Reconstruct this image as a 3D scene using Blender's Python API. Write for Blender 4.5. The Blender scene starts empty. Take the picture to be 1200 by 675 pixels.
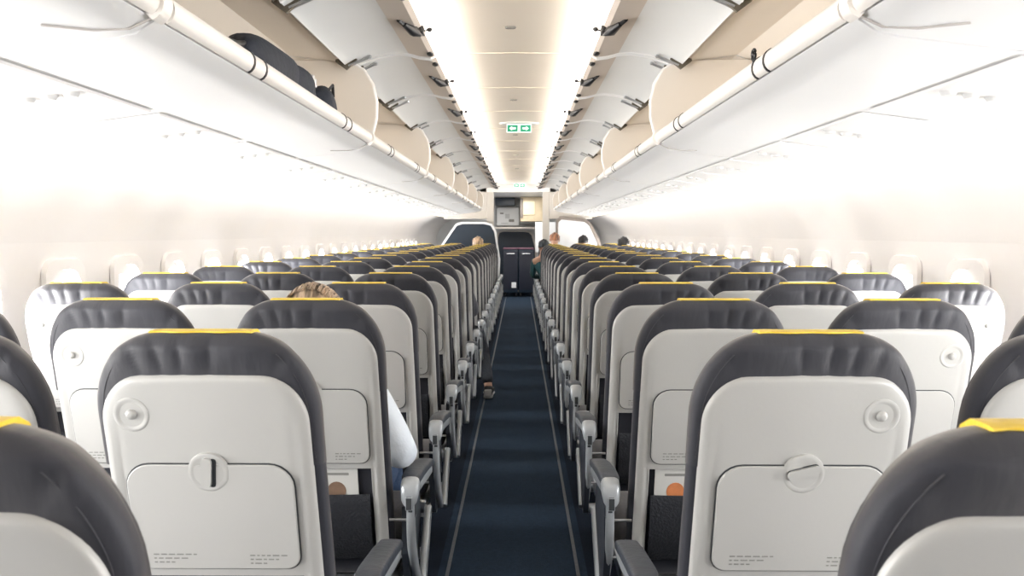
import bpy, bmesh, math, random
from math import sin, cos, pi, radians, copysign
from mathutils import Vector, Matrix
random.seed(7)
scene = bpy.context.scene
C = scene.collection
# ------------------------------------------------------------------ camera
EYE = 1.37
cam_d = bpy.data.cameras.new('camera'); cam_d.lens = 27.9; cam_d.sensor_width = 36; cam_d.clip_start = .05
cam = bpy.data.objects.new('camera', cam_d); C.objects.link(cam)
cam.location = (.027, 0, EYE)
cam.rotation_euler = (radians(90 - 3.97), 0, radians(.55))
scene.camera = cam
cam_d.dof.use_dof = True; cam_d.dof.focus_distance = 2.6; cam_d.dof.aperture_fstop = 9
# ------------------------------------------------------------------ world, exposure
scene.view_settings.view_transform = 'Standard'; scene.view_settings.look = 'None'
scene.view_settings.gamma = 1; scene.view_settings.use_curve_mapping = False
scene.view_settings.exposure = 0.0
w = bpy.data.worlds.new('world'); scene.world = w; w.use_nodes = True
w.node_tree.nodes['Background'].inputs[0].default_value = (.93, .96, 1, 1)
w.node_tree.nodes['Background'].inputs[1].default_value = 3.0
# ------------------------------------------------------------------ lights
WIN_Y = [-1.5 + .533 * i for i in range(31)]
WIN_Z = 1.06
WIN_POWER = 27.0
WIN_YAW = 42      # daylight slants in from behind the camera
COVE_POWER = 58.0
SIDE_POWER = 16.0
def area(name, loc, rot, sx, sy, power, col):
    l = bpy.data.lights.new(name, 'AREA'); l.shape = 'RECTANGLE'; l.size = sx; l.size_y = sy
    l.energy = power; l.color = col
    o = bpy.data.objects.new(name, l); C.objects.link(o); o.location = loc; o.rotation_euler = rot
    return o
for s in (-1, 1):
    wl = bpy.data.lights.new('window_daylight', 'AREA'); wl.shape = 'RECTANGLE'; wl.size = .34; wl.size_y = .22
    wl.energy = WIN_POWER * (1.35 if s < 0 else 1); wl.color = (1, .985, .96)
    for y in WIN_Y:
        if y < -.8: continue
        o = bpy.data.objects.new('window_daylight', wl); C.objects.link(o)
        o.location = (s * 1.97, y, WIN_Z + .02); o.rotation_euler = (0, s * radians(90), -s * radians(WIN_YAW))
for s in (-1, 1):
    # strip lamps lying in the cove above the open bin doors, shining up at the ceiling panels
    area('cove_lamp', (s * .40, 6.6, 2.176), (0, radians(180) - s * radians(66), 0), .03, 14.6, COVE_POWER, (1, .91, .80))
    # strip lamps behind the outboard edge of the bins, washing the side walls
    area('sidewall_lamp', (s * 1.335, 6.2, 1.635), (0, s * radians(-50), 0), .03, 15.5, SIDE_POWER, (1, .90, .80))
area('galley_lamp', (.0, 16.2, 2.12), (0, 0, 0), .8, 2.0, 40, (1, .95, .88))
# ------------------------------------------------------------------ materials
MATS = {}
def mat(name, col, rough=.5, metal=0, spec=.5, bump=0, bscale=30, stretch=(1, 1, 1), var=0, vscale=4, emit=None, es=0, sheen=0, coat=0):
    m = bpy.data.materials.new(name); m.use_nodes = True; nt = m.node_tree; b = nt.nodes['Principled BSDF']
    b.inputs['Base Color'].default_value = (*col, 1); b.inputs['Roughness'].default_value = rough
    b.inputs['Metallic'].default_value = metal; b.inputs['Specular IOR Level'].default_value = spec
    b.inputs['Sheen Weight'].default_value = sheen; b.inputs['Sheen Tint'].default_value = (1, .93, .85, 1); b.inputs['Coat Weight'].default_value = coat
    tc = nt.nodes.new('ShaderNodeTexCoord'); mp = nt.nodes.new('ShaderNodeMapping'); mp.inputs['Scale'].default_value = stretch
    nt.links.new(tc.outputs['Object'], mp.inputs['Vector'])
    if bump:
        n = nt.nodes.new('ShaderNodeTexNoise'); n.inputs['Scale'].default_value = bscale; n.inputs['Detail'].default_value = 4
        bp = nt.nodes.new('ShaderNodeBump'); bp.inputs['Strength'].default_value = bump; bp.inputs['Distance'].default_value = .01
        nt.links.new(mp.outputs[0], n.inputs['Vector']); nt.links.new(n.outputs[0], bp.inputs['Height']); nt.links.new(bp.outputs[0], b.inputs['Normal'])
    if var:
        n = nt.nodes.new('ShaderNodeTexNoise'); n.inputs['Scale'].default_value = vscale; n.inputs['Detail'].default_value = 3
        r = nt.nodes.new('ShaderNodeMapRange'); r.inputs[3].default_value = 1 - var; r.inputs[4].default_value = 1 + var
        mx = nt.nodes.new('ShaderNodeMix'); mx.data_type = 'RGBA'; mx.blend_type = 'MULTIPLY'; mx.inputs[0].default_value = 1
        mx.inputs[6].default_value = (*col, 1)
        nt.links.new(mp.outputs[0], n.inputs['Vector']); nt.links.new(n.outputs[0], r.inputs[0])
        nt.links.new(r.outputs[0], mx.inputs[7]); nt.links.new(mx.outputs[2], b.inputs['Base Color'])
    if emit:
        b.inputs['Emission Color'].default_value = (*emit, 1); b.inputs['Emission Strength'].default_value = es
    MATS[name] = m; return m
leather = mat('dark_leather', (.022, .024, .034), .6, spec=.35, bump=.25, bscale=14, stretch=(2.2, 1, .55), var=.12, vscale=9, sheen=.15)
gather = mat('gathered_leather', (.024, .026, .036), .62, spec=.35, bump=.5, bscale=7, stretch=(2.2, 1, .7), var=.12, vscale=7, sheen=.32)
shellm = mat('grey_plastic_shell', (.43, .43, .42), .38, spec=.5, bump=.03, bscale=90, var=.04)
traym = mat('tray_plastic', (.44, .44, .43), .42, bump=.02, bscale=120, var=.03)
gapm = mat('dark_gap', (.03, .035, .04), .6, var=.1)
silver = mat('silver_plastic', (.36, .385, .41), .32, metal=.25, var=.06, bump=.02)
metalm = mat('brushed_metal', (.55, .57, .6), .3, metal=.9, bump=.03, bscale=60, stretch=(1, 6, 1))
armpad = mat('arm_pad', (.034, .041, .055), .5, bump=.2, bscale=60)
yellowm = mat('yellow_cloth', (.80, .56, .035), .7, bump=.3, bscale=90, sheen=.3)
pocketm = mat('pocket_net', (.010, .012, .018), .8, bump=.6, bscale=140)
platem = mat('pocket_plate', (.024, .029, .040), .5, bump=.1)
textm = mat('text_grey', (.22, .22, .21), .7, var=.2, vscale=90)
printm = mat('print_grey', (.25, .25, .24), .7, var=.2, vscale=90)
blackm = mat('black_plastic', (.012, .012, .014), .4, bump=.1)
binm = mat('bin_white', (.78, .78, .785), .3, bump=.015, bscale=40, var=.02)
bininm = mat('bin_interior', (.78, .72, .645), .5, bump=.03, bscale=50, var=.03)
doorin = mat('bin_door_inner', (.72, .74, .75), .35, bump=.02, var=.03)
dooredge_shade = mat('bin_door_edge_shade', (.60, .53, .47), .4, bump=.02, var=.03)  # browner tone paints in the shading along the door's curved free edge
railm = mat('bin_rail', (.74, .71, .68), .28, bump=.01, var=.02)
ceilm = mat('ceiling_panel', (.88, .83, .76), .45, bump=.015, bscale=30, var=.02)
wallm = mat('sidewall', (.78, .755, .74), .45, bump=.03, bscale=60, var=.02)
psum = mat('service_panel_white', (.74, .735, .73), .35, bump=.02, var=.02)
seamm = mat('seam_grey', (.45, .42, .40), .6, var=.1)
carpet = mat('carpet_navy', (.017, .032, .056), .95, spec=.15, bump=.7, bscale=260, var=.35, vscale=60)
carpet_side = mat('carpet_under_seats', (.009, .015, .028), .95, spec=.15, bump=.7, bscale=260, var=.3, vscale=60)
trackm = mat('floor_track', (.06, .07, .09), .5, bump=.2, bscale=60)
framem = mat('partition_frame', (.55, .52, .48), .4, var=.05)
darkpanel = mat('partition_dark', (.010, .022, .040), .35, spec=.6, bump=.1, bscale=12, var=.2)
whitep = mat('white_panel', (.82, .84, .86), .4, bump=.02, var=.03)
beigep = mat('beige_cabinet', (.62, .52, .36), .5, var=.2, vscale=7)
brownp = mat('brown_grey_frame', (.22, .19, .17), .5, var=.2)
galleym = mat('galley_bulkhead', (.60, .62, .63), .4, var=.12, vscale=6)
skinm = mat('skin', (.55, .34, .25), .5, bump=.05, bscale=80, var=.08)
warm = mat('warm_strip', (1, .9, .75), .5, emit=(1, .88, .66), es=1.3, bump=.01)
bagm = mat('bag_black', (.006, .010, .020), .75, bump=.5, bscale=40, var=.3, vscale=12)
eyem = mat('eye_dark', (.05, .04, .03), .2)
glassm = bpy.data.materials.new('window_glass'); glassm.use_nodes = True
nt = glassm.node_tree; nt.nodes.clear()
a_ = nt.nodes.new('ShaderNodeOutputMaterial'); b_ = nt.nodes.new('ShaderNodeMixShader'); t_ = nt.nodes.new('ShaderNodeBsdfTransparent'); g_ = nt.nodes.new('ShaderNodeBsdfGlossy')
g_.inputs['Roughness'].default_value = .05; b_.inputs[0].default_value = .06
nt.links.new(t_.outputs[0], b_.inputs[1]); nt.links.new(g_.outputs[0], b_.inputs[2]); nt.links.new(b_.outputs[0], a_.inputs[0])
# ------------------------------------------------------------------ helpers
def mk(name, bm, m, smooth=35):
    me = bpy.data.meshes.new(name)
    bmesh.ops.remove_doubles(bm, verts=bm.verts, dist=1e-6)
    bmesh.ops.recalc_face_normals(bm, faces=bm.faces)
    bm.to_mesh(me); bm.free()
    for mm in (m if isinstance(m, (list, tuple)) else [m]): me.materials.append(mm)
    if smooth:
        me.polygons.foreach_set('use_smooth', [True] * len(me.polygons))
        me.set_sharp_from_angle(angle=radians(smooth))
    return me
def link(name, me, parent=None, loc=(0, 0, 0), rot=(0, 0, 0)):
    o = bpy.data.objects.new(name, me); C.objects.link(o); o.parent = parent; o.location = loc; o.rotation_euler = rot
    return o
def obj(name, bm, m, parent=None, loc=(0, 0, 0), smooth=35): return link(name, mk(name, bm, m, smooth), parent, loc)
def tag(o, label, cat, group=None):
    o['label'] = label; o['category'] = cat
    if group: o['group'] = group
    return o
def struct(o): o['kind'] = 'structure'; return o
def empty(name, loc=(0, 0, 0)):
    o = bpy.data.objects.new(name, None); C.objects.link(o); o.location = loc; o.empty_display_size = .1; return o
def loft(bm, rows, closed=True, cap0=False, cap1=False, mi=0):
    vs = [[bm.verts.new(p) for p in r] for r in rows]
    n = len(rows[0])
    for i in range(len(rows) - 1):
        for j in range(n if closed else n - 1):
            k = (j + 1) % n
            try: bm.faces.new((vs[i][j], vs[i][k], vs[i + 1][k], vs[i + 1][j])).material_index = mi
            except ValueError: pass
    if cap0: bm.faces.new(vs[0]).material_index = mi
    if cap1: bm.faces.new(vs[-1][::-1]).material_index = mi
def box(bm, x0, x1, y0, y1, z0, z1, bev=0, mi=0):
    r = bmesh.ops.create_cube(bm, size=1)
    for v in r['verts']:
        v.co = ((x0 + x1) / 2 + v.co.x * (x1 - x0), (y0 + y1) / 2 + v.co.y * (y1 - y0), (z0 + z1) / 2 + v.co.z * (z1 - z0))
    fs = set(f for v in r['verts'] for f in v.link_faces)
    for f in fs: f.material_index = mi
    if bev:
        es = list(set(e for v in r['verts'] for e in v.link_edges))
        bmesh.ops.bevel(bm, geom=es, offset=bev, segments=3, profile=.6, affect='EDGES')
def prism_y(bm, prof, y0, y1, caps=True, closed=True, mi=0):   # prof in (x, z)
    loft(bm, [[(x, y0, z) for x, z in prof], [(x, y1, z) for x, z in prof]], closed, caps, caps, mi)
def prism_x(bm, prof, x0, x1, mi=0):                            # prof in (y, z)
    loft(bm, [[(x0, y, z) for y, z in prof], [(x1, y, z) for y, z in prof]], True, True, True, mi)
def tube(bm, pts, r, seg=8, caps=True, mi=0):
    pts = [Vector(p) for p in pts]; rs = r if isinstance(r, (list, tuple)) else [r] * len(pts)
    rows = []; up = Vector((0.13, .2, 1)).normalized()
    for i, p in enumerate(pts):
        d = (pts[min(i + 1, len(pts) - 1)] - pts[max(i - 1, 0)]).normalized()
        a = d.cross(up)
        if a.length < .1: a = d.cross(Vector((1, 0, 0)))
        a.normalize(); b = d.cross(a)
        rows.append([p + (a * cos(t) + b * sin(t)) * rs[i] for t in [2 * pi * k / seg for k in range(seg)]])
    loft(bm, rows, True, caps, caps, mi)
def rrect(x0, x1, z0, z1, rt, rb, seg=6):
    pts = []
    for cx, cz, r, a0 in ((x1 - rt, z1 - rt, rt, 0), (x0 + rt, z1 - rt, rt, 90), (x0 + rb, z0 + rb, rb, 180), (x1 - rb, z0 + rb, rb, 270)):
        for k in range(seg + 1):
            a = radians(a0 + 90 * k / seg); pts.append((cx + r * cos(a), cz + r * sin(a)))
    return pts
def ico(bm, c, r, sub=2, sc=(1, 1, 1)):
    m = Matrix.Translation(c) @ Matrix.Diagonal((*sc, 1))
    bmesh.ops.create_icosphere(bm, subdivisions=sub, radius=r, matrix=m)
def mirror_prof(p, s): return [(s * x, z) for x, z in p]

# ------------------------------------------------------------------ setting
Y0, Y1, YF = -2.2, 14.3, 18.3
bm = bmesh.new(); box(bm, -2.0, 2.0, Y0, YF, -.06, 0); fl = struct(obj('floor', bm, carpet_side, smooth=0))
bm = bmesh.new(); box(bm, -.30, .30, Y0, YF, .0005, .006)
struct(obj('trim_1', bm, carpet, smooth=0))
bm = bmesh.new()
for s in (-1, 1): box(bm, s * .262 - .007, s * .262 + .007, Y0, 17.0, .006, .010, .001)
struct(obj('trim_2', bm, trackm, smooth=0))
# ceiling panels: shallow arch with upturned cove sides, one raised seam per panel
cprof = [(-.86, 2.22), (-.62, 2.26), (-.46, 2.26), (-.37, 2.245), (-.28, 2.236), (-.16, 2.236), (0, 2.238), (.16, 2.236), (.28, 2.236), (.37, 2.245), (.46, 2.26), (.62, 2.26), (.86, 2.22)]
bm = bmesh.new(); cl = cprof + [(x, z + .02) for x, z in cprof[::-1]]
prism_y(bm, cl, Y0, 14.3)
y = -1.6
while y < 14.2:
    seam = [(x, z - .0005) for x, z in cprof[3:10]] + [(x, z - .004) for x, z in cprof[3:10][::-1]]
    prism_y(bm, seam, y, y + .016, mi=1); y += .915
struct(obj('ceiling', bm, [ceilm, mat('ceiling_seam', (.85, .80, .70), .4)]))
# side walls with window openings
wprof = [(1.83, 0), (1.855, .30), (1.875, .62), (1.885, WIN_Z - .18), (1.89, WIN_Z + .18), (1.87, 1.33), (1.83, 1.44), (1.74, 1.55), (1.55, 1.67), (1.36, 1.74), (1.30, 1.80)]
SPLIT = 5
def wall(s, name, lo, hi):
    bm = bmesh.new(); ys = [Y0]
    for wy in WIN_Y: ys += [wy - .12, wy + .12]
    ys += [YF]
    for thick in (0, .05):
        for j in range(len(ys) - 1):
            for i in range(lo, hi):
                if i == 3 and j % 2 == 1: continue
                (xa, za), (xb, zb) = wprof[i], wprof[i + 1]
                q = [(s * (xa + thick), ys[j], za), (s * (xa + thick), ys[j + 1], za), (s * (xb + thick), ys[j + 1], zb), (s * (xb + thick), ys[j], zb)]
                bm.faces.new([bm.verts.new(p) for p in q])
    struct(obj(name, bm, wallm, smooth=40))
wall(-1, 'wall_left', 0, SPLIT); wall(1, 'wall_right', 0, SPLIT); wall(-1, 'trim_9', SPLIT, 10); wall(1, 'trim_10', SPLIT, 10)
bm = bmesh.new(); box(bm, -2, 2, Y0 - .06, Y0, 0, 2.3); struct(obj('wall_back', bm, wallm, smooth=0))
# window reveals and panes
frm = bmesh.new()
outer = rrect(-.150, .150, -.205, .205, .07, .07); inner = rrect(-.098, .098, -.150, .150, .075, .075)
rows = [[(-.004, a, b) for a, b in outer], [(-.022, a * .97, b * .97) for a, b in outer], [(-.022, a * 1.08, b * 1.05) for a, b in inner], [(.055, a, b) for a, b in inner], [(.055, a * 1.2, b * 1.2) for a, b in outer]]
loft(frm, rows)
frame_me = mk('window_frame', frm, wallm, 50)
pn = bmesh.new(); loft(pn, [[(.03, a, b) for a, b in inner], [(.034, a, b) for a, b in inner]], True, True, True); pane_me = mk('pane', pn, glassm, 0)
bl = bmesh.new(); box(bl, .0, .006, -.09, .09, .11, .16, .002); blind_me = mk('blind', bl, wallm, 0)
k = 1
for s in (-1, 1):
    for wy in WIN_Y:
        o = struct(empty('window_%d' % k, (s * 1.888, wy, WIN_Z))); k += 1
        if s < 0: o.rotation_euler = (0, 0, pi)
        link('window_frame', frame_me, o); link('pane', pane_me, o); link('blind', blind_me, o, (.012, 0, 0))
# upper closing panels behind the bins (fuselage crown)
for s, side in ((-1, 3), (1, 4)):
    bm = bmesh.new()
    prism_y(bm, mirror_prof([(1.30, 1.80), (1.36, 1.84), (1.25, 2.16), (.86, 2.24), (.84, 2.20), (1.2, 2.12)], s), Y0, YF)
    struct(obj('trim_%d' % side, bm, wallm, smooth=0))
ORD = ['nearest', 'second', 'third', 'fourth', 'fifth', 'sixth', 'seventh', 'eighth', 'ninth', 'tenth', 'eleventh', 'twelfth', 'thirteenth', 'fourteenth', 'fifteenth', 'sixteenth', 'seventeenth', 'eighteenth', 'nineteenth']

# ------------------------------------------------------------------ overhead bins
def bin_parts(s):
    P = {}
    L = 2.0 - .006
    # carcass: underside with crease, PSU step, back, top; open toward aisle
    out = [(.628, 1.752), (.665, 1.728), (.705, 1.719), (.93, 1.692), (1.12, 1.667), (1.235, 1.648), (1.30, 1.70), (1.27, 1.88), (1.20, 2.10), (.86, 2.175), (.72, 2.125), (.712, 2.105)]
    inn = [(.74, 2.095), (.95, 2.125), (1.14, 2.05), (1.20, 1.86), (1.18, 1.78), (.66, 1.775), (.622, 1.790)]
    bm = bmesh.new(); ring = out + inn
    rows = [[(s * x, yy, z) for x, z in ring] for yy in (.003, L)]
    n = len(ring); vs = [[bm.verts.new(p) for p in r] for r in rows]
    for j in range(n):
        f = bm.faces.new((vs[0][j], vs[0][(j + 1) % n], vs[1][(j + 1) % n], vs[1][j]))
        f.material_index = 0 if j < len(out) - 1 or j >= n - 1 else 1
    bm.faces.new(vs[0]); bm.faces.new(vs[1][::-1])
    P['bin_shell'] = mk('bin_shell', bm, [binm, bininm], 25)
    # dividers at both ends: plates with a rounded aisle edge
    prof = [(.640, 1.765), (.606, 1.80), (.590, 1.86), (.588, 1.93), (.603, 2.0), (.64, 2.06), (.70, 2.095), (.74, 2.10), (1.13, 2.10), (1.19, 1.95), (1.19, 1.77)]
    bm = bmesh.new(); prism_y(bm, mirror_prof(prof, s), L - .02, L + .002); P['side_panel'] = mk('side_panel', bm, bininm, 30)
    bm = bmesh.new(); tube(bm, [(s * x, L - .008, z) for x, z in prof[:8]], .011, 8); P['side_trim'] = mk('side_trim', bm, railm, 60)
    # lip rail
    pts = []
    for k in range(13):
        a = radians(-75 + 250 * k / 12); pts.append((.622 - .022 * cos(a) - .0, 1.775 + .026 * sin(a)))
    bm = bmesh.new(); prism_y(bm, mirror_prof(pts, s), .02, L - .014); P['lip_rail'] = mk('lip_rail', bm, railm, 60)
    bm = bmesh.new()
    prism_y(bm, mirror_prof([(x + (x - .622) * .10, z + (z - 1.775) * .10) for x, z in pts], s), -.0045, .0045)
    P['latch_striker'] = mk('latch_striker', bm, blackm, 40)
    # end collar round the rail and down across the underside
    bm = bmesh.new()
    prism_y(bm, mirror_prof([(.622 + (x - .622) * 1.35, 1.775 + (z - 1.775) * 1.35) for x, z in pts], s), L - .036, L)
    P['rail_collar'] = mk('rail_collar', bm, railm, 60)
    bm = bmesh.new(); tube(bm, [(s * x, yy, z) for x, z, yy in ((.622, 1.748, L - .02), (.66, 1.729, L - .025), (.705, 1.7175, L - .06), (.76, 1.711, L - .12))], .0022, 6)
    P['seam'] = mk('seam', bm, seamm, 60)
    # service panel below: reading lights, nozzles, call buttons
    bm = bmesh.new()
    sp = [(.935, 1.690), (1.115, 1.666), (1.112, 1.660), (.937, 1.684)]
    for yy in (.02, .69, 1.36): prism_y(bm, mirror_prof(sp, s), yy, yy + .62)
    P['service_panel'] = mk('service_panel', bm, psum, 0)
    bm = bmesh.new()
    for yy in (0,):
        for dx in (-.05, 0, .05):
            m = Matrix.Translation((s * (1.02 + dx), yy, 1.671 - dx * .13)) 
            bmesh.ops.create_cone(bm, cap_ends=True, segments=14, radius1=.014, radius2=.02, depth=.012, matrix=m)
    P['reading_light'] = mk('reading_light', bm, mat('nozzle_grey', (.60, .60, .60), .4), 40)
    # door, swung up to the ceiling
    db = [(.705, 2.072), (.66, 2.098), (.58, 2.122), (.50, 2.134), (.445, 2.130)]
    de = [(.445, 2.130), (.40, 2.118), (.35, 2.112), (.332, 2.122)]
    dt = [(.345, 2.150), (.45, 2.168), (.58, 2.160), (.66, 2.138), (.715, 2.105)]
    bm = bmesh.new(); ring = db + de[1:] + dt; vs = [[bm.verts.new((s * x, yy, z)) for x, z in ring] for yy in (.012, .982)]
    n = len(ring)
    for j in range(n):
        f = bm.faces.new((vs[0][j], vs[0][(j + 1) % n], vs[1][(j + 1) % n], vs[1][j])); f.material_index = 1 if len(db) - 1 <= j < len(db) + 3 else 0
    bm.faces.new(vs[0]); bm.faces.new(vs[1][::-1])
    P['bin_door'] = mk('bin_door', bm, [doorin, dooredge_shade], 30)
    bm = bmesh.new(); 
    for yy in (0,): tube(bm, [(s * x, yy, z - .001) for x, z in db + de[1:3]], .0045, 6)
    P['door_rim'] = mk('door_rim', bm, binm, 60)
    bm = bmesh.new()
    tube(bm, [(s * .385, .43, 2.112), (s * .358, .48, 2.100), (s * .340, .54, 2.104)], [.010, .020, .010], 8)
    box(bm, s * .335 - .010, s * .335 + .010, .50, .56, 2.100, 2.126, .004)
    ico(bm, (s * .308, .55, 2.122), .011, 2, (1, 1, .8)); tube(bm, [(s * .308, .55, 2.122), (s * .335, .545, 2.114)], .003, 6)
    tube(bm, [(s * .40, .40, 2.119), (s * .385, .44, 2.112)], .009, 6)
    P['latch'] = mk('latch', bm, blackm, 60)
    bm = bmesh.new()
    for yy in (0,): ico(bm, (s * .345, yy, 2.110), .02, 2, (.7, 1.5, .4))
    P['damper_stop'] = mk('damper_stop', bm, blackm, 60)
    bm = bmesh.new()
    for yy in (0,):
        prism_y(bm, mirror_prof([(.745, 2.085), (.70, 2.052), (.66, 2.085), (.655, 2.097), (.74, 2.11)], s), yy - .008, yy + .008, mi=1)
        for dx in (.0, .02): tube(bm, [(s * (.69), yy + dx - .01, 2.068), (s * .60, yy + dx - .01, 2.108)], .0035, 6)
        ico(bm, (s * .60, yy, 2.106), .008, 1)
    P['hinge_bracket'] = mk('hinge_bracket', bm, [metalm, mat('bracket_dark', (.12, .105, .08), .5)], 40)
    return P
def make_bin(s, P, y0, label):
    e = empty('overhead_bin', (0, y0, 0)); tag(e, label, 'overhead bin', 'open overhead bins along both sides of the cabin')
    for n in ('bin_shell', 'side_panel', 'side_trim', 'lip_rail', 'rail_collar', 'seam'): link(n, P[n], e)
    for c in (.455, .545, 1.455, 1.545): link('latch_striker', P['latch_striker'], e, (0, c, 0))
    sv = link('service_panel', P['service_panel'], e); [link('reading_light', P['reading_light'], sv, (0, q_, 0)) for q_ in (.33, 1.0, 1.67)]
    for dy in (0, 1.0):
        d = link('bin_door', P['bin_door'], e, (0, dy, 0))
        link('latch', P['latch'], d)
        for n, q1, q2 in (('door_rim', .018, .976), ('damper_stop', .10, .90), ('hinge_bracket', .07, .93)):
            link(n, P[n], d, (0, q1, 0)); link(n, P[n], d, (0, q2, 0))
    return e
for s, side in ((-1, 'left'), (1, 'right')):
    P = bin_parts(s)
    for i in range(8):
        y0 = -.55 + 2 * i
        if y0 > 12: continue
        q = ['above the camera, cut off by the frame', 'second from the camera', 'third from the camera', 'fourth from the camera', 'fifth from the camera', 'sixth from the camera', 'farthest, beside the forward doorway'][i]
        if i == 1 and side == 'left': q = 'holding the black bag'
        if i == 1 and side == 'right': q = 'with the round ring by its rail'
        make_bin(s, P, y0, 'open overhead bin on the %s, %s' % (side, q))
        bm = bmesh.new(); prism_y(bm, mirror_prof([(1.245, 1.642), (1.262, 1.640), (1.275, 1.650), (1.262, 1.665), (1.247, 1.655)], s), y0 + .01, y0 + 1.98)
        tag(obj('light_strip', bm, warm, smooth=50), 'warm light strip under the %s bin, %s' % (side, q.split(',')[0]), 'light strip', 'light strips along the sidewalls')
# round ring on the right rail
bm = bmesh.new()
pts = [(.622, 2.06 + .013 * cos(a), 1.822 + .013 * sin(a)) for a in [2 * pi * k / 16 for k in range(17)]]
tube(bm, pts, .004, 6); ico(bm, (.622, 2.06, 1.822), .006, 1); tube(bm, [(.622, 2.06, 1.810), (.622, 2.06, 1.80)], .004, 6)
tag(obj('lock_ring', bm, blackm, smooth=60), 'small round dark ring standing on the rail of the right bin', 'ring')
# ------------------------------------------------------------------ bag in the left bin
def blob(bm, c, sc, amp=.12, seed=0, sub=4, lo=None):
    r = bmesh.ops.create_icosphere(bm, subdivisions=sub, radius=1)
    for v in r['verts']:
        p = v.co.copy(); n = sum(sin(3.1 * p[k] + seed * 1.7 + k) * cos(4.3 * p[(k + 1) % 3] + seed) for k in range(3)) / 3
        q = Vector([copysign(abs(a) ** .8, a) for a in p]) * (1 + amp * n)
        v.co = Vector(c) + Vector((q.x * sc[0], q.y * sc[1], q.z * sc[2]))
        if lo is not None and v.co.z < lo: v.co.z = lo
bg = empty('bag', (-.745, 2.40, 1.776)); tag(bg, 'black soft bag lying in the left overhead bin', 'bag')
bm = bmesh.new(); blob(bm, (0, -.02, .070), (.085, .24, .085), .14, 1, lo=.002); blob(bm, (.01, .24, .065), (.075, .17, .085), .1, 2, lo=.002); blob(bm, (.0, .36, .07), (.06, .09, .075), .1, 3, lo=.002)
obj('bag_body', bm, bagm, bg, smooth=60)
bm = bmesh.new(); tube(bm, [(.03, -.46, .02), (.03, -.38, .08), (.035, -.30, .085), (.03, -.20, .11), (.02, .0, .155), (.03, .22, .150), (.05, .40, .09), (.05, .46, .02)], .009, 8)
obj('strap', bm, blackm, bg, smooth=60)
bm = bmesh.new(); box(bm, .062, .072, .33, .35, .10, .13, .003); box(bm, .060, .070, .365, .385, .095, .125, .003); obj('buckle', bm, metalm, bg)
p2 = empty('pouch', (-.735, 3.06, 1.776)); tag(p2, 'small black pouch behind the black bag in the left bin', 'pouch')
bm = bmesh.new(); blob(bm, (0, 0, .06), (.06, .115, .09), .15, 5, lo=.002); obj('pouch_body', bm, bagm, p2, smooth=60)
bm = bmesh.new(); tube(bm, [(.04, -.05, .12), (.05, 0, .155), (.04, .05, .12)], .006, 6); obj('pouch_loop', bm, blackm, p2, smooth=60)

# ------------------------------------------------------------------ ceiling fittings
for i, y in enumerate((3.42, 5.25, 7.1, 8.9, 10.8)):
    bm = bmesh.new(); loft(bm, [[(a - .012, y + b, 2.238) for a, b in rrect(-.024, .024, -.016, .016, .012, .012)], [(a - .012, y + b, 2.232) for a, b in rrect(-.022, .022, -.014, .014, .012, .012)]], True, True, True)
    tag(obj('ceiling_sensor', bm, printm), 'small dark slot in the ceiling panel, %s from the camera' % ORD[i], 'ceiling fitting', 'slots along the ceiling centre')
greenm = mat('exit_green', (.01, .25, .14), .5, emit=(.01, .30, .17), es=.35)
lensm = mat('exit_lens', (.85, .9, .88), .3, emit=(.85, 1, .94), es=1.0)
def exit_sign(y, sc, label):
    e = empty('exit_sign', (.022, y, 2.238)); tag(e, label, 'exit sign')
    bm = bmesh.new(); pr = [(.205 * sc * cos(a), .11 * sc * sin(a)) for a in [2 * pi * k / 32 for k in range(32)]]
    loft(bm, [[(a, b, .0) for a, b in pr], [(a * .9, b * .9, -.012) for a, b in pr]], True, True, True); obj('mounting_plate', bm, whitep, e)
    bm = bmesh.new(); box(bm, -.122 * sc, .122 * sc, -.006, .006, -.012 - .080 * sc, -.010, .003); obj('lens', bm, lensm, e)
    for q in (-1, 1):
        bm = bmesh.new(); cx = q * .064 * sc; zc = -.055 * sc
        box(bm, cx - .052 * sc, cx + .052 * sc, -.0095, -.0062, zc - .034 * sc, zc + .034 * sc, .001)
        g = obj('arrow_field', bm, greenm, e)
        a = .03 * sc; pts = [(-a, 0), (-.2 * a, .55 * a), (-.2 * a, .22 * a), (a, .22 * a), (a, -.22 * a), (-.2 * a, -.22 * a), (-.2 * a, -.55 * a)]
        bm = bmesh.new(); P2 = [(cx - q * px, pz * 1.3 + zc) for px, pz in pts]
        loft(bm, [[(x, -.0115, z) for x, z in P2], [(x, -.0096, z) for x, z in P2]], True, True, True); obj('arrow', bm, lensm, g, smooth=0)
exit_sign(6.35, .8, 'green and white exit sign with two arrows hanging from the ceiling')
exit_sign(13.9, .8, 'small far exit sign at the end of the ceiling above the doorway')

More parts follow.
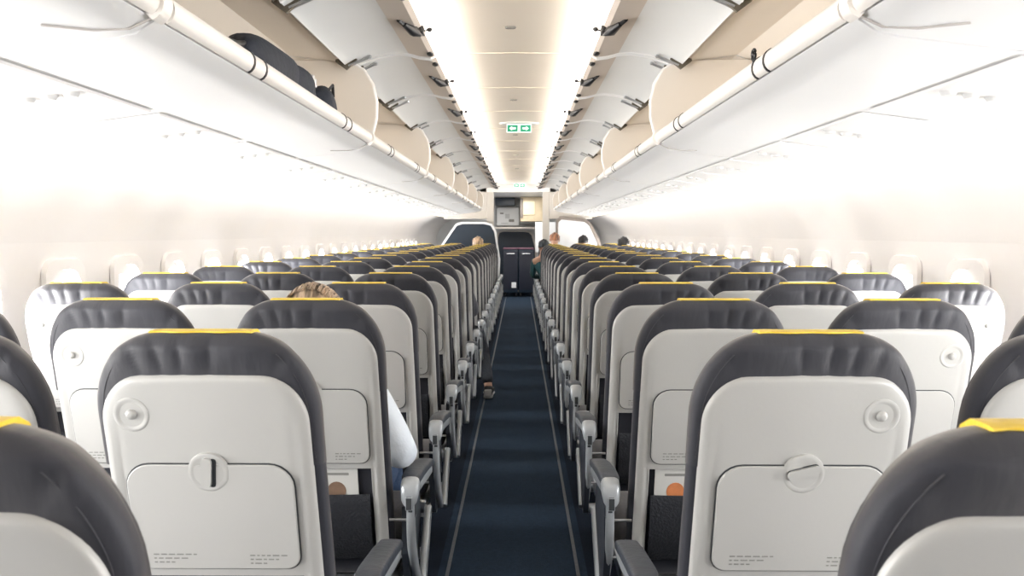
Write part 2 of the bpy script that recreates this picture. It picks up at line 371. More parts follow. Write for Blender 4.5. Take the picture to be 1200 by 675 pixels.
# ------------------------------------------------------------------ seats
TOPZ = 1.184
def M3(u, t, z): return (u, (TOPZ - z) * .215 + t, z)
def hw(z, hw0, zc, zt, n=2.5, flat=0):
    if z <= zc: return hw0
    return flat + (hw0 - flat) * max(0, 1 - ((z - zc) / (zt - zc)) ** n) ** (1 / n)
def section(h, t0, t1, seg=28, n=4.0):
    # super-elliptic cross-section
    r = []
    for k in range(seg):
        a = 2 * pi * k / seg; c, s_ = cos(a), sin(a)
        r.append((copysign(abs(c) ** (2 / n), c) * h, (t0 + t1) / 2 + copysign(abs(s_) ** (2 / n), s_) * (t1 - t0) / 2))
    return r
def section_even(h, t0, t1, nr=80, nf=16, n=4.0):
    c, r = (t0 + t1) / 2, (t1 - t0) / 2; o = []
    for sg, N in ((-1, nr), (1, nf)):
        for k in range(N):
            a = -1 + 2 * (k + (0 if sg < 0 else 0)) / N; a = -sg * a if sg > 0 else a
            a = copysign(1 - (1 - abs(a)) ** 1.25, a)
            o.append((a * h, c + sg * r * max(0, 1 - abs(a) ** n) ** (1 / n)))
    return o
def zrows(z0, zc, zt, n=10):
    r = [z0 + (zc - z0) * k / 4 for k in range(5)]
    r += [zc + (zt - zc) * sin(pi / 2 * k / n) for k in range(1, n + 1)]
    r[-1] = zt - .0005
    return r
def seat_meshes(sd):
    # sd = +1: aisle lies toward +x of the seat (left-hand block); -1: right-hand block
    P = {}
    bm = bmesh.new(); rows = []
    for z in zrows(.42, 1.03, TOPZ):
        h = hw(z, .206 + .012 * max(0, (1.02 - z)), 1.03, TOPZ, 2.0, .08); f = min(1, max(.18, (TOPZ - z) / .03 + .18)) ** .5
        rows.append([M3(u, t, z) for u, t in section(h, .030 - .030 * f, .030 + .034 * f, 32, 4)])
    loft(bm, rows, True, True, True); P['backrest'] = mk('backrest', bm, leather, 60)
    # headrest cover, 4 mm proud, gathered
    bm = bmesh.new(); rows = []
    rr = random.Random(3)
    for z in zrows(.93, 1.03, TOPZ + .004, 26):
        h = hw(z, .2105, 1.03, TOPZ + .004, 2.0, .085); f = min(1, max(.18, (TOPZ + .004 - z) / .03 + .18)) ** .5
        row = []
        for u, t in section_even(h, .030 - .040 * f, .030 + .038 * f):
            w1 = u + sd * .013 - 3.2 * u * (z - 1.14); g = math.exp(-((z - 1.145) / .026) ** 2) * .0034 * (2 * abs(sin(w1 * 47 + sin(w1 * 19 + sd) * 1.6)) ** .6 - 1 + .5 * sin(w1 * 31 + 1.3 * sd)) if t < .03 else 0
            row.append(M3(u, t - g * (1 if abs(u) < .17 else .2), z))
        rows.append(row)
    loft(bm, rows, True, False, True)
    # cover hem seams running over the shoulders
    for s in (-1, 1):
        pp = []
        for k in range(15):
            f = k / 14; z = 1.150 - .205 * f; h = hw(z, .2105, 1.03, TOPZ + .004, 2.0, .085); u = h - .013 - .012 * (1 - f)
            tau = (1 - (u / h) ** 4) ** .25; pp.append(M3(s * u, .030 - .040 * tau - .0004, z))
        tube(bm, pp, .0009, 5)
    P['headrest_cover'] = mk('headrest_cover', bm, gather, 60)
    # yellow cloth strip over the top edge
    bm = bmesh.new(); rows = []
    for k in range(13):
        u = -.094 + .188 * k / 12
        # follow the crown
        q = max(0, abs(u) - .085) / .1255; zt = 1.03 + (TOPZ + .004 - 1.03) * (1 - q ** 2.0) ** (1 / 2.0); w_ = .004 * sin(k * 1.3)
        rows.append([M3(u, t, zt + dz) for t, dz in ((.012 + w_, .0005), (.013 + w_, .0030), (.022, .0044), (.035, .0046), (.052, .0035), (.066, -.006), (.074, -.03), (.078, -.07), (.073, -.07), (.066, -.02), (.035, .0000), (.022, -.001))])
    loft(bm, rows, True, True, True); P['headrest_tag'] = mk('headrest_tag', bm, yellowm, 60)
    # hard back shell: crowned panel with raised rim down both sides
    bm = bmesh.new()
    def shell_grid(z0, z1, full, side=0):
        zs = zrows(z0, 1.015, 1.108, 12) if full else [z0 + (z1 - z0) * k / 6 for k in range(7)]
        back = []; front = []
        N = 36 if full else 10
        for z in zs:
            H = hw(z, .192 + .010 * max(0, 1.015 - z), 1.015, 1.108, 2.1, .105)
            r0 = []; r1 = []
            for k in range(N + 1):
                a = -1 + 2 * k / N
                if full: u = copysign(1 - (1 - abs(a)) ** 1.35, a) * H; e = abs(u) / max(H, 1e-4)
                else:
                    lo, hi = H - .038, H
                    u = side * (lo + (hi - lo) * (a + 1) / 2); e = abs(u) / H; 
                edge = max(0, (1 - e ** 10)) ** .5
                zed = 1 - max(0, (z - 1.092) / .016) ** 3 * .9 if z > 1.092 else 1
                rim = .0055 * math.exp(-((abs(u) - .178) / .008) ** 2) * min(1, max(0, (1.03 - z) / .08)) - .003 * math.exp(-((abs(u) - .1685) / .006) ** 2) * min(1, max(0, (1.03 - z) / .08))
                zz = z + (.006 * (1 - (u / .2) ** 2) if z > 1.05 else 0) * min(1, (z - 1.05) / .05)
                t = -.006 - (.011 + rim) * edge * zed
                if not full: t *= (1 if a > -.99 else .2)
                r0.append(M3(u, t, zz)); 
            for (u, y, z_) in r0[::-1]: r1.append((u, (TOPZ - z_) * .215 + .004, z_))
            back.append(r0 + r1)
        loft(bm, back, True, True, True)
    shell_grid(.700, 1.108, True)
    for s in (-1, 1): shell_grid(.40, .704, False, s)
    # cross rail closing the pocket below
    P['back_shell'] = mk('back_shell', bm, shellm, 55)
    # tray
    def plate(bm, x0, x1, z0, z1, rt, rb, t0, t1, bv=.002, mi=0):
        o = rrect(x0, x1, z0, z1, rt, rb); i = rrect(x0 + bv, x1 - bv, z0 + bv, z1 - bv, max(rt - bv, .0005), max(rb - bv, .0005))
        loft(bm, [[M3(a, t0, b) for a, b in o], [M3(a, t1 + bv, b) for a, b in o], [M3(a, t1, b) for a, b in i]], True, True, True, mi)
    bm = bmesh.new(); plate(bm, -.1605, .1605, .715, .9400, .048, .030, -.010, -.0178, .0004); P['tray_gap_shade'] = mk('tray_gap_shade', bm, gapm, 30)  # dark backing plate, paints the shaded gap line around the tray
    bm = bmesh.new(); plate(bm, -.158, .158, .717, .9370, .046, .028, -.012, -.0225, .002)
    P['tray_table'] = mk('tray_table', bm, traym, 35)
    rg = random.Random(5)
    for key, (xa, n_, wd, zz) in (('text_a', (-.125, 3, .080, .748)), ('text_b', (.062, 3, .070, .746))):
        bm = bmesh.new()
        for l in range(n_):
            x = xa; end = xa + wd * (1 if l == 0 else (.8 if l == 1 else .45))
            while x < end:
                q = rg.uniform(.005, .014); plate(bm, x, min(x + q, end + .004), zz - l * .0085, zz - l * .0085 + .0028, .0004, .0004, -.0222, -.0231, .0002); x += q + .0035
        P[key] = mk('printed_text', bm, textm, 0)
    # latch: round dish and turn piece, slot shadow painted as a dark bar
    bm = bmesh.new(); cz = .922
    prs = []
    for r_, t in ((.040, -.017), (.0385, -.0226), (.0350, -.0236), (.030, -.0228), (.022, -.0212), (.012, -.0200), (.001, -.0198)):
        prs.append([M3(r_ * cos(a), t, cz + r_ * sin(a)) for a in [2 * pi * k / 28 for k in range(28)]])
    loft(bm, prs, True, True, True); P['latch_dish'] = mk('latch_dish', bm, traym, 50)
    for key, ang, sg in (('latch_v', 84, 1), ('latch_h', 16, -1)):
        bm = bmesh.new(); a = radians(ang)
        for mi, off, hw_, t0, t1 in ((0, .003, .010, -.018, -.0285), (1, -.0095 * sg, .0055, -.0185, -.0232)):
            o = rrect(-.031, .031, off - hw_, off + hw_, hw_ * .9, hw_ * .9)
            rot = [(x * cos(a) - z * sin(a), x * sin(a) + z * cos(a)) for x, z in o]
            loft(bm, [[M3(x, t0, cz + z) for x, z in rot], [M3(x * .94, t1, cz + z * .94) for x, z in rot]], True, True, True, mi)
        P[key] = mk('tray_latch', bm, [shellm, gapm], 40)
    # coat hook on the window side
    bm = bmesh.new(); hx = -sd * .132; hz = 1.036; prs = []
    for r_, t in ((.034, -.0155), (.033, -.0176), (.030, -.0184), (.026, -.0176), (.018, -.0150), (.0105, -.0150), (.0095, -.020), (.007, -.0235), (.003, -.0245), (.0004, -.0245)):
        prs.append([M3(hx + r_ * cos(a), t, hz + r_ * sin(a)) for a in [2 * pi * k / 24 for k in range(24)]])
    loft(bm, prs, True, True, True); P['coat_hook'] = mk('coat_hook', bm, traym, 50)
    # literature pocket: plate above, net pocket below
    bm = bmesh.new(); plate(bm, -.158, .158, .40, .705, .02, .01, .03, .006, .002); P['pocket_plate'] = mk('pocket_plate', bm, platem, 30)
    bm = bmesh.new(); rows = []
    for z, t in ((.405, .0), (.44, -.016), (.52, -.026), (.585, -.022), (.612, -.018), (.618, -.013), (.612, -.008), (.42, .004)):
        rows.append([M3(-.153 + .306 * k / 14, t - .006 * sin(pi * k / 14), z) for k in range(15)])
    loft(bm, rows, False); P['literature_pocket'] = mk('literature_pocket', bm, pocketm, 60)
    # little bumper stub between tray and pocket
    # cushion and pan
    bm = bmesh.new(); box(bm, -.218, .218, .20, .66, .335, .455, .035); P['seat_cushion'] = mk('seat_cushion', bm, leather, 60)
    bm = bmesh.new(); box(bm, -.22, .22, .18, .62, .290, .333, .012)
    for y in (.26, .52): tube(bm, [(-.253, y, .275), (.253, y, .275)], .020, 10)
    P['seat_pan'] = mk('seat_pan', bm, metalm, 40)
    bm = bmesh.new()
    tube(bm, [(0, .27, .275), (0, .20, .16), (0, .15, .018)], [.018, .02, .024], 8); P['leg_rear'] = mk('leg', bm, metalm, 50)
    bm = bmesh.new()
    tube(bm, [(0, .52, .275), (0, .54, .16), (0, .56, .018)], [.018, .018, .022], 8); P['leg_front'] = mk('leg', bm, metalm, 50)
    bm = bmesh.new(); tube(bm, [(-.255, .60, .28), (.255, .60, .28)], .010, 8)
    # armrest (origin = its own lateral centre)
    def arm(z_off=0):
        pad = bmesh.new(); rows = []
        for y, z, wd, h in ((.145, .640, .026, .010), (.165, .647, .029, .014), (.25, .640, .030, .015), (.40, .618, .030, .015), (.50, .598, .029, .014), (.535, .584, .025, .010), (.545, .574, .012, .004)):
            rows.append([(a, y, z + b) for a, b in section(wd, -h, h, 20, 4)])
        loft(pad, rows, True, True, True)
        b = bmesh.new(); rows = []
        for y, z, wd, h in ((.165, .626, .028, .020), (.25, .616, .028, .020), (.40, .592, .027, .020), (.50, .574, .025, .017), (.535, .566, .020, .008)):
            rows.append([(a, y, z + bb) for a, bb in section(wd, -h, h, 20, 4)])
        loft(b, rows, True, True, True)
        cp = bmesh.new(); rows = []
        for y, z, wd, h in ((.180, .630, .026, .022), (.150, .632, .0275, .025), (.128, .626, .027, .028), (.116, .612, .024, .028), (.110, .600, .018, .020), (.108, .596, .006, .006)):
            rows.append([(a, y, z + bb) for a, bb in section(wd, -h, h, 20, 3.4)])
        loft(cp, rows, True, True, True)
        # stub under cap
        box(cp, -.012, .012, .135, .185, .53, .60, .006, mi=1)
        box(cp, -.010, .010, .102, .114, .572, .610, .002, mi=1)
        return mk('arm_pad', pad, armpad, 60), mk('armrest', b, silver, 60), mk('end_cap', cp, [silver, gapm], 60)
    P['arm_pad'], P['armrest'], P['end_cap'] = arm()
    # V-shaped end trim below the aisle armrest
    bm = bmesh.new()
    def blade(path, wd, x0, x1, mi=0):
        rows = []
        for i, (y, z) in enumerate(path):
            a = path[max(i - 1, 0)]; b = path[min(i + 1, len(path) - 1)]
            d = Vector((b[0] - a[0], b[1] - a[1])).normalized(); nx, nz = -d.y, d.x; w_ = wd * (.55 + .45 * sin(pi * (i + .6) / (len(path) + .2)))
            rows.append([((x0 + x1) / 2 + (x1 - x0) / 2 * p, y + nx * w_ * q, z + nz * w_ * q) for p, q in section(1, -1, 1, 16, 3)])
        loft(bm, rows, True, True, True, mi)
    blade([(.150, .555), (.150, .51), (.165, .45), (.20, .385), (.25, .325), (.30, .275)], .024, -.013, .012)
    blade([(.47, .455), (.445, .425), (.405, .378), (.365, .337), (.33, .302), (.30, .268)], .024, .000, .026)
    P['end_trim'] = mk('end_trim', bm, silver, 60)
    bm = bmesh.new()
    prism_x(bm, [(.17, .56), (.42, .56), (.46, .44), (.40, .27), (.22, .27), (.16, .42)], -.022, -.002); P['end_bay'] = mk('end_bay', bm, armpad, 20)
    bm = bmesh.new()
    for z, y in ((0, 0),): tube(bm, [(-.056, y, z), (.0, y, z)] if sd > 0 else [(.056, y, z), (0, y, z)], .0045, 8)
    P['hinge_rod'] = mk('hinge_rod', bm, metalm, 60)
    return P
SM = {1: seat_meshes(1), -1: seat_meshes(-1)}
PITCH = .71; ROW1 = 1.42
XS = {'aisle': .556, 'middle': 1.068, 'window': 1.580}
def row_y(r): return ROW1 + PITCH * (r - 1)
def make_seat(side, kind, r):
    sd = 1 if side == 'left' else -1; P = SM[sd]; x = -sd * XS[kind]; y = row_y(r)
    e = empty('aircraft_seat', (x, y, 0))
    near = r <= 9
    loc = {'aisle': 'aisle seat', 'middle': 'middle seat', 'window': 'window seat'}[kind]
    rowtxt = 'nearest to the camera, cut off by the frame' if r == 0 else ('last row before the partition' if r == 18 else '%s row from the camera' % ORD[r])
    tag(e, 'dark leather %s on the %s, %s' % (loc, side, rowtxt), 'seat', 'passenger seats in rows of three on both sides')
    for n in ('backrest', 'headrest_cover', 'back_shell', 'headrest_tag', 'pocket_plate', 'literature_pocket', 'seat_cushion', 'seat_pan'): link(n, P[n], e)
    link('tray_gap_shade', P['tray_gap_shade'], e)
    t = link('tray_table', P['tray_table'], e)
    if near:
        link('coat_hook', P['coat_hook'], e)
        if r <= 5: link('printed_text', P['text_a'], t); link('printed_text', P['text_b'], t)
        link('latch_dish', P['latch_dish'], t)
        link('tray_latch', P['latch_h' if (sd < 0 and (r % 2 == 1)) else 'latch_v'], t)
    def put_arm(ax):
        a = link('armrest', P['armrest'], e, (ax, 0, 0)); link('arm_pad', P['arm_pad'], a); link('end_cap', P['end_cap'], a)
    if kind == 'aisle':
        put_arm(sd * .264)
        link('end_trim', P['end_trim'], e, (sd * .264, 0, 0), ).scale = (sd, 1, 1)
        link('end_bay', P['end_bay'], e, (sd * .256, 0, 0)); [link('hinge_rod', P['hinge_rod'], e, (sd * .256, q1, q2)) for q1, q2 in ((.150, .528), (.175, .405))]
    if kind != 'window': put_arm(-sd * .256)
    if kind != 'middle':
        for dx in (-.15, .15): pass
        link('leg', P['leg_rear'], e, (sd * .12, 0, 0)); link('leg', P['leg_front'], e, (sd * .12, 0, 0))
    return e
NR = 18
for side in ('left', 'right'):
    for r in range(0, NR + 1):
        for kind in ('aisle', 'middle', 'window'):
            if r == 0 and kind != 'aisle': continue
            if r == 1 and kind == 'window': continue
            make_seat(side, kind, r)

# ------------------------------------------------------------------ magazines in the nearest visible pockets
pagem = mat('page_white', (.62, .62, .60), .5, var=.05)
def magazine(x, y, w_, col, label, tilt):
    e = empty('magazine', (x, y, 0)); tag(e, label, 'magazine')
    bm = bmesh.new(); loft(bm, [[M3(a, -.0015, b) for a, b in rrect(-w_, w_, .47, .70, .004, .004)], [M3(a, -.008, b) for a, b in rrect(-w_, w_, .47, .70, .004, .004)]], True, True, True)
    b = obj('magazine_body', bm, pagem, e, smooth=0)
    bm = bmesh.new(); prs = [[M3(.03 * w_ / .07 * cos(a) , t, .628 + .028 * sin(a)) for a in [2 * pi * k / 20 for k in range(20)]] for t in (-.008, -.0088)]
    loft(bm, prs, True, True, True); obj('cover_picture', bm, mat('cover_picture', col, .5, var=.5, vscale=25), b, smooth=0)
    bm = bmesh.new(); loft(bm, [[M3(a, t, b_) for a, b_ in rrect(-w_ * .55, w_ * .6, .676, .684, .002, .002)] for t in (-.008, -.0086)], True, True, True); obj('cover_title', bm, printm, b, smooth=0)
    e.rotation_euler = (0, radians(tilt), 0)
magazine(-.500, row_y(2), .062, (.20, .13, .09), 'white magazine with a brown picture in the left seat pocket', 0)
magazine(.475, row_y(2), .060, (.55, .20, .08), 'magazine with an orange picture in the right seat pocket', 0)

# ------------------------------------------------------------------ people
def skin_mesh(name, verts, edges, radii, m, sub=2):
    me = bpy.data.meshes.new(name); me.from_pydata([Vector(v) for v in verts], edges, [])
    o = bpy.data.objects.new(name, me); C.objects.link(o)
    o.modifiers.new('s', 'SKIN'); sv = me.skin_vertices[0].data
    for i, r in enumerate(radii):
        sv[i].radius = (r, r) if not isinstance(r, tuple) else r
        sv[i].use_root = (i == 0)
    sb = o.modifiers.new('u', 'SUBSURF'); sb.levels = sub; sb.render_levels = sub
    dg = bpy.context.evaluated_depsgraph_get(); dg.update()
    out = bpy.data.meshes.new_from_object(o.evaluated_get(dg)); out.name = name
    bpy.data.objects.remove(o); bpy.data.meshes.remove(me)
    out.materials.clear(); out.materials.append(m); out.polygons.foreach_set('use_smooth', [True] * len(out.polygons))
    return out
class Sk:
    def __init__(s): s.v = []; s.e = []; s.r = []
    def add(s, p, r, par=None):
        s.v.append(p); s.r.append(r); i = len(s.v) - 1
        if par is not None: s.e.append((par, i))
        return i
    def chain(s, par, lst):
        for p, r in lst: par = s.add(p, r, par)
        return par
def hand(sk, par, w, d, up):
    # w wrist pos, d pointing direction, up back-of-hand normal
    w = Vector(w); d = Vector(d).normalized(); up = Vector(up).normalized(); sidev = d.cross(up).normalized()
    palm = sk.add(w + d * .05, (.030, .016), par)
    for k, (off, ln) in enumerate(((-.027, .070), (-.009, .080), (.009, .075), (.027, .058))):
        b = w + d * .085 + sidev * off
        sk.chain(palm, [(b, .009), (b + d * ln * .5 - up * .006, .0085), (b + d * ln * .8 - up * .025, .0075), (b + d * ln * .9 - up * .04, .0065)])
    t = w + d * .03 - sidev * .028
    sk.chain(palm, [(t, .011), (t + d * .03 - sidev * .018, .010), (t + d * .058 - sidev * .020 - up * .012, .008)])
def person(loc, label, hair_col, shirt_col, trouser_col, ztop, lean=0.0, hx=0, elbow=None, foot=None, sd=1, hair='short', girth=1.0, stripes=False):
    e = empty('person', loc); tag(e, label, 'person')
    hz = ztop - .115           # head centre height
    hip = (0, .33, .50); sp = (lean * .3 + hx * .3, .27, .72); ch = (lean * .8 + hx * .7, .23, hz - .27); nk = (lean + hx, .215, hz - .13); hc = Vector((lean + hx, .235, hz))
    sk = Sk()
    a = sk.add(hip, (.15 * girth, .11), None); b = sk.add(sp, (.135 * girth, .10), a); c = sk.add(ch, (.155 * girth, .10), b)
    n = sk.add(nk, .052, c); j = sk.add(hc + Vector((0, .01, -.045)), (.060, .066), n); h1 = sk.add(hc + Vector((0, -.002, .02)), (.073, .086), j); sk.add(hc + Vector((0, -.006, .07)), (.058, .066), h1)
    arms = []
    for q in (-1, 1):
        sh = (ch[0] + q * .17 * girth, ch[1] + .0, ch[2] + .045)
        if q == sd and elbow: el = elbow[0]; wr = elbow[1]
        else: el = (ch[0] + q * .195, .33, .70); wr = (q * .10, .52, .66)
        i = sk.add(sh, .052, c); i = sk.add(tuple((Vector(sh) + Vector(el)) / 2), .044, i); i = sk.add(el, .038, i)
        i = sk.add(tuple((Vector(el) + Vector(wr)) / 2), .034, i); i = sk.add(wr, .025, i)
        arms.append((sh, el, wr)); hand(sk, i, wr, Vector(wr) - Vector(el), (0, 0, 1))
    legs = []
    for q in (-1, 1):
        th = (q * .09, .36, .51); kn = (q * .12, .72, .53); an = (q * .12, .74, .10)
        if foot and q == sd: kn, an = foot
        i = sk.add(th, .082, a); i = sk.add(tuple((Vector(th) + Vector(kn)) / 2), .075, i); i = sk.add(kn, .058, i)
        i = sk.add(tuple((Vector(kn) * .6 + Vector(an) * .4)), .055, i); i = sk.add(an, .036, i)
        i = sk.add((an[0], an[1] + .03, an[2] - .045), .034, i); sk.add((an[0], an[1] + .15, an[2] - .065), (.036, .022), i)
        legs.append((th, kn, an))
    link('body', skin_mesh('body', sk.v, sk.e, sk.r, skinm), e)
    # face
    bm = bmesh.new(); ico(bm, hc + Vector((0, .092, -.01)), .013, 2, (.8, 1.1, 1.5)); obj('nose', bm, skinm, e, smooth=60)
    for q in (-1, 1):
        bm = bmesh.new(); ico(bm, hc + Vector((q * .030, .074, .015)), .011, 2); obj('eye', bm, eyem, e, smooth=60)
        bm = bmesh.new(); ico(bm, hc + Vector((q * .074, .0, -.005)), .026, 2, (.35, .7, 1.15)); obj('ear', bm, skinm, e, smooth=60)
    bm = bmesh.new(); tube(bm, [hc + Vector((x, .078 - abs(x) * .3, -.052)) for x in (-.02, 0, .02)], .004, 6); obj('mouth', bm, mat('lips', (.45, .18, .16), .5), e, smooth=60)
    # hair
    hm = bpy.data.materials.new('hair'); hm.use_nodes = True; nt = hm.node_tree; pb = nt.nodes['Principled BSDF']; pb.inputs['Roughness'].default_value = .45
    tc = nt.nodes.new('ShaderNodeTexCoord'); mp = nt.nodes.new('ShaderNodeMapping'); mp.inputs['Scale'].default_value = (60, 9, 9)
    no = nt.nodes.new('ShaderNodeTexNoise'); no.inputs['Scale'].default_value = 1.0; cr = nt.nodes.new('ShaderNodeValToRGB')
    cr.color_ramp.elements[0].position = .38; cr.color_ramp.elements[1].position = .62
    cr.color_ramp.elements[0].color = (*[v * .35 for v in hair_col], 1); cr.color_ramp.elements[1].color = (*[min(1, v * 1.35) for v in hair_col], 1)
    nt.links.new(tc.outputs['Object'], mp.inputs[0]); nt.links.new(mp.outputs[0], no.inputs['Vector']); nt.links.new(no.outputs[0], cr.inputs[0]); nt.links.new(cr.outputs[0], pb.inputs['Base Color'])
    bp = nt.nodes.new('ShaderNodeBump'); bp.inputs['Strength'].default_value = .8; bp.inputs['Distance'].default_value = .01; nt.links.new(no.outputs[0], bp.inputs['Height']); nt.links.new(bp.outputs[0], pb.inputs['Normal'])
    bm = bmesh.new(); r = bmesh.ops.create_icosphere(bm, subdivisions=4, radius=1)
    drop = []
    for v in r['verts']:
        p = v.co.copy(); rr_ = 1 + .030 * sin(p.x * 22 + sin(p.z * 6) * 1.5) + .018 * sin(p.x * 41 + 1)
        keep = p.z > -.35 - (.35 if hair == 'long' else 0) and not (p.y > .45 and p.z < .5)
        if not keep: drop.append(v)
        v.co = hc + Vector((0, -.006, .018)) + Vector((p.x * .086, p.y * .100, p.z * .100)) * rr_
    bmesh.ops.delete(bm, geom=drop, context='VERTS')
    hr = obj('hair', bm, hm, e, smooth=0)
    for pl in hr.data.polygons: pl.use_smooth = True
    # wisps
    bm = bmesh.new(); rg = random.Random(11)
    for k in range(60 if stripes else 20):
        a = rg.uniform(-1.3, 1.3); z0 = rg.uniform(.2, 1)
        pts = []
        for q in range(5):
            th = (q - 2) * .28; xx = sin(a) ; pts.append(hc + Vector((0, -.006, .018)) + Vector((xx * .089, sin(th) * .1, cos(th) * cos(a) * .104 + .004)))
        tube(bm, pts, .0028, 4)
    obj('hair_strands', bm, hm, hr, smooth=60)
    # shirt and trousers
    sm = mat('shirt_cloth', shirt_col, .8, bump=.5, bscale=22, stretch=(1, 1, 1), sheen=.2)
    sk = Sk(); a = sk.add((hip[0], hip[1], hip[2] + .02), (.162 * girth, .122), None); b = sk.add(sp, (.147 * girth, .112), a); c = sk.add(ch, (.165 * girth, .110), b); sk.add((nk[0], nk[1], nk[2] - .03), .062, c)
    for q, (sh, el, wr) in zip((-1, 1), arms):
        el2 = Vector(el); wr = Vector(wr)
        i = sk.add(sh, .064, c); i = sk.add(tuple((Vector(sh) + el2) / 2), .056, i); i = sk.add(el, .050, i)
        i = sk.add(tuple((el2 + wr) / 2), .044, i); sk.add(tuple(wr * .85 + el2 * .15), .034, i)
    link('shirt', skin_mesh('shirt', sk.v, sk.e, sk.r, sm), e)
    tm = mat('trouser_cloth', trouser_col, .85, bump=.5, bscale=60)
    sk = Sk(); a = sk.add(hip, (.160 * girth, .118), None)
    for q, (th, kn, an) in zip((-1, 1), legs):
        i = sk.add(th, .092, a); i = sk.add(tuple((Vector(th) + Vector(kn)) / 2), .084, i); i = sk.add(kn, .068, i); i = sk.add(tuple(Vector(kn) * .6 + Vector(an) * .4), .066, i); sk.add((an[0], an[1], an[2] + .02), .050, i)
    link('trousers', skin_mesh('trousers', sk.v, sk.e, sk.r, tm), e)
    shm = mat('shoe_dark', (.015, .016, .02), .5, bump=.2); som = mat('shoe_sole', (.55, .55, .55), .6)
    for q, (th, kn, an) in zip((-1, 1), legs):
        bm = bmesh.new(); rows = []
        z0 = an[2] - .085
        for yy, wd, h in ((-.075, .020, .045), (-.06, .034, .075), (0, .038, .085), (.06, .040, .065), (.14, .047, .048), (.19, .040, .038), (.215, .02, .022)):
            rows.append([(an[0] + u, an[1] + yy, z0 + .012 + h / 2 + v) for u, v in section(wd, -h / 2, h / 2, 14, 3)])
        loft(bm, rows, True, True, True); s_ = obj('shoe', bm, shm, e, smooth=60)
        bm = bmesh.new(); rows = []
        for yy, wd in ((-.078, .026), (-.06, .038), (0, .040), (.06, .040), (.14, .050), (.19, .042), (.218, .02)):
            rows.append([(an[0] + u, an[1] + yy, z0 + v) for u, v in section(wd, .0, .018, 12, 4)])
        loft(bm, rows, True, True, True)
        if foot and q == sd: box(bm, an[0] - .03, an[0] + .03, an[1] - .088, an[1] - .072, z0 + .02, z0 + .075, .005)
        obj('sole', bm, som, s_, smooth=60)
    return e
# nearest passenger: blond head over the second-row left aisle seat, white sleeve on the armrest
y2 = row_y(2)
person((-.59, y2 + .05, 0), 'person with grey-blond hair in white shirt seated in the left aisle seat', (.42, .31, .22), (.62, .68, .76), (.03, .06, .13), 1.208, hx=-.015,
       elbow=((.275, .14, .70), (.18, .40, .68)), sd=1, stripes=True, girth=1.05)
person((-.556, row_y(8) - .02, 0), 'person in dark clothes with one foot stretched into the aisle', (.03, .03, .03), (.03, .035, .05), (.015, .02, .03), 1.17,
       foot=((.22, .58, .50), (.325, .13, .100)), sd=1)
person((-.62, row_y(16), 0), 'person with light hair seated far left, head above the dark partition seats', (.50, .36, .25), (.25, .25, .28), (.03, .03, .04), 1.31)
person((1.54, row_y(15), 0), 'person with black hair seated far right by the windows', (.012, .012, .015), (.05, .06, .08), (.03, .03, .04), 1.31)
person((1.068, row_y(17), 0), 'person with dark hair seated far right in a middle seat', (.014, .014, .018), (.04, .05, .07), (.03, .03, .04), 1.33, girth=1.1)
person((.58, row_y(17), 0), 'person with reddish hair seated far right beside the aisle', (.34, .15, .08), (.25, .12, .06), (.03, .03, .04), 1.37, hx=.02)
person((.52, row_y(16), 0), 'person in teal top leaning out into the aisle at far right', (.02, .03, .04), (.02, .10, .12), (.02, .03, .04), 1.27, lean=-.12)

# ------------------------------------------------------------------ forward end: header, posts, partitions, galley
bm = bmesh.new()
box(bm, -.90, .90, 14.3, 14.42, 2.10, 2.32, .004)
struct(obj('trim_5', bm, wallm))
for k_, s in ((6, -1), (7, 1)):
    bm = bmesh.new(); box(bm, min(s * .44, s * .56), max(s * .44, s * .56), 14.3, 14.42, 0, 2.10, .01); box(bm, min(s * .56, s * 1.33), max(s * .56, s * 1.33), 14.3, 14.42, 1.62, 2.2, .01)
    struct(obj('trim_%d' % k_, bm, framem))
# ceiling of the vestibule
bm = bmesh.new(); box(bm, -.95, .95, 14.42, YF, 2.16, 2.24); struct(obj('trim_8', bm, whitep, smooth=0))
def frame_poly(bm, pts, wd, y0, y1):
    cx = sum(p[0] for p in pts) / len(pts); cz = sum(p[1] for p in pts) / len(pts)
    inn = []
    for (x, z) in pts:
        d = Vector((cx - x, cz - z)); d = d.normalized() * wd * 1.3; inn.append((x + d.x, z + d.y))
    n = len(pts)
    loft(bm, [[(x, y0, z) for x, z in pts], [(x, y1, z) for x, z in pts], [(x, y1, z) for x, z in inn], [(x, y0, z) for x, z in inn], [(x, y0, z) for x, z in pts]], True)
    return inn
def partition(pts, y, pm, fm, label, wd):
    e = empty('partition', (sum(p[0] for p in pts) / len(pts), y, 0)); tag(e, label, 'partition')
    ox = e.location.x; q = [(x - ox, z) for x, z in pts]
    bm = bmesh.new(); inn = frame_poly(bm, q, wd, 0, .05); obj('partition_frame', bm, fm, e)
    bm = bmesh.new(); loft(bm, [[(x, .015, z) for x, z in inn], [(x, .035, z) for x, z in inn]], True, True, True); obj('partition_panel', bm, pm, e, smooth=0)
    return e
partition([(-1.45, .02), (-.36, .02), (-.32, .9), (-.40, 1.42), (-.47, 1.53), (-.60, 1.565), (-1.02, 1.565), (-1.12, 1.53), (-1.38, 1.15)], 14.22, darkpanel, whitep, 'dark blue partition in a white rounded frame, left of the doorway', .03)
partition([(.66, .02), (1.5, .02), (1.48, 1.20), (1.30, 1.55), (1.20, 1.62), (.74, 1.66), (.68, 1.60)], 14.22, whitep, brownp, 'white partition panel in a brown frame, right of the doorway', .045)
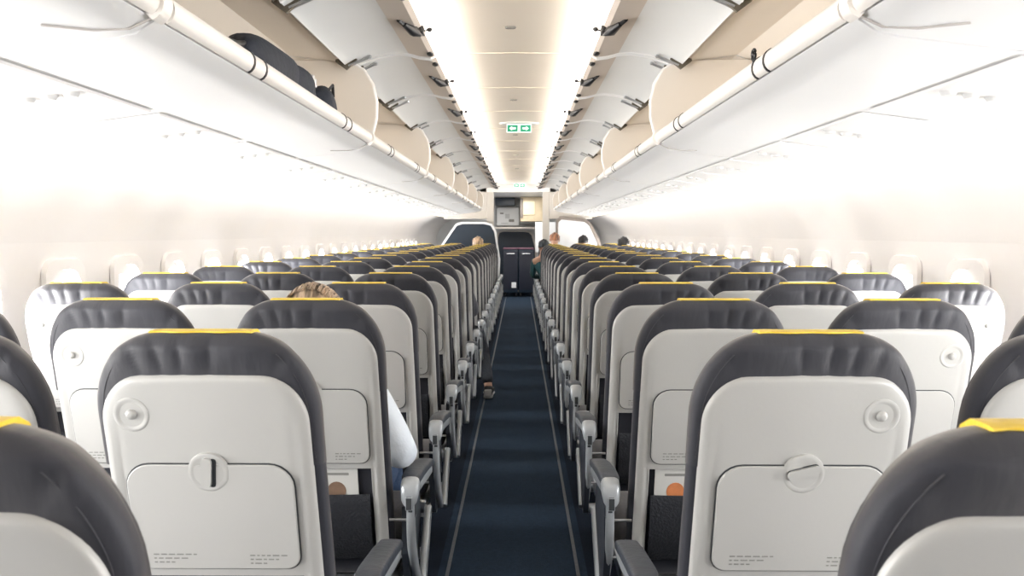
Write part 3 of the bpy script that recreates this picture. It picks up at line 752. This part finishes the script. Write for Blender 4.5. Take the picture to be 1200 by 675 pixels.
# far bulkhead
bm = bmesh.new(); box(bm, -2, 2, YF, YF + .06, 0, 2.3); struct(obj('wall_front', bm, galleym, smooth=0))
struct(partition([(-.52, .02), (.40, .02), (.42, 1.0), (.33, 1.34), (.26, 1.41), (.16, 1.43), (-.36, 1.43), (-.46, 1.40), (-.50, 1.3)], 18.18, darkpanel, framem, '', .03)).name = 'door_1'
d1 = bpy.data.objects['door_1']; del d1['label']; del d1['category']
for ch in d1.children: ch.name = 'door_frame' if ch.name.startswith('partition_frame') else 'door_panel'
bm = bmesh.new(); box(bm, -.52, -.08, 17.7, 18.25, 1.98, 2.15, .01)
c1 = tag(obj('galley_locker', bm, darkpanel), 'dark locker at the top left of the far galley', 'locker')
gl = empty('galley_cabinet', (.26, 17.4, 0)); tag(gl, 'beige galley cabinet high on the right behind the doorway', 'cabinet')
bm = bmesh.new(); box(bm, -.22, .30, 0, .6, 1.62, 2.15, .01); obj('cabinet_body', bm, beigep, gl)
bm = bmesh.new(); box(bm, -.16, .10, -.02, 0, 1.76, 2.06, .012); obj('cabinet_door', bm, mat('cream_door', (.78, .70, .50), .4), gl)
bm = bmesh.new(); box(bm, -.14, -.05, -.035, -.02, 1.90, 1.915, .003); obj('handle', bm, metalm, gl)
bm = bmesh.new(); box(bm, -.22, -.16, -.03, 0, 1.70, 2.12, .006); obj('cabinet_pillar', bm, brownp, gl)
sh = bmesh.new(); box(sh, -.55, .62, 17.6, 18.2, 1.46, 1.50, .008); tag(obj('galley_counter', sh, framem), 'pale shelf across the far galley above the dark door', 'shelf')
nb = bmesh.new(); loft(nb, [[(a, 18.20, b) for a, b in rrect(-.50, .02, 1.53, 1.96, .03, .03)], [(a, 18.17, b) for a, b in rrect(-.49, .01, 1.54, 1.95, .03, .03)]], True, True, True)
bk = tag(obj('notice_board', nb, whitep), 'pale blue-white notice panel on the far galley wall', 'panel')
for i, (x0, x1, z0, z1) in enumerate(((-.42, -.34, 1.80, 1.83), (-.30, -.20, 1.70, 1.80), (-.22, -.10, 1.62, 1.68), (-.40, -.24, 1.58, 1.60))):
    bm = bmesh.new(); box(bm, x0, x1, 18.16, 18.17, z0, z1, .002); link('panel_insert', mk('panel_insert', bm, galleym if i % 2 else printm, 0), bk)
wp = bmesh.new(); box(wp, .28, .30, 16.4, 17.3, .9, 1.56, .005)
wp2 = bmesh.new(); box(wp2, .36, .80, 17.0, 17.05, .95, 1.60, .02); tag(obj('wall_panel', wp2, whitep), 'bright white panel just right of the aisle doorway', 'panel'); wp.free()
# two galley carts
def cart(x, label, tagged):
    e = empty('galley_cart', (x, 16.9, 0)); tag(e, label, 'cart')
    bm = bmesh.new(); box(bm, -.155, .155, 0, .8, .10, 1.02, .012); obj('cart_body', bm, darkpanel, e)
    bm = bmesh.new(); box(bm, -.165, .165, -.01, .81, 1.021, 1.05, .012); obj('cart_top', bm, mat('cart_top', (.12, .05, .08), .4), e)
    bm = bmesh.new(); box(bm, -.145, .145, -.014, -.001, .16, .98, .006); d = obj('cart_door', bm, mat('cart_door', (.012, .015, .028), .4), e)
    bm = bmesh.new(); tube(bm, [(-.08, -.03, .93), (.08, -.03, .93)], .008, 8); tube(bm, [(-.08, -.03, .93), (-.08, -.005, .93)], .006, 6); tube(bm, [(.08, -.03, .93), (.08, -.005, .93)], .006, 6); obj('handle', bm, metalm, d)
    if tagged:
        bm = bmesh.new(); box(bm, .02, .12, -.018, -.0145, .20, .32, .002); obj('cart_label', bm, whitep, d)
    for dx in (-.12, .12):
        for dy in (.08, .72):
            bm = bmesh.new(); bmesh.ops.create_cone(bm, cap_ends=True, segments=18, radius1=.042, radius2=.042, depth=.03, matrix=Matrix.Translation((dx, dy, .048)) @ Matrix.Rotation(pi / 2, 4, 'Y'))
            box(bm, dx - .02, dx + .02, dy - .02, dy + .02, .07, .102); obj('caster', bm, blackm, e)
cart(-.165, 'dark galley cart with a white label, left of the pair', True)
cart(.165, 'dark galley cart at the aisle end, right of the pair', False)
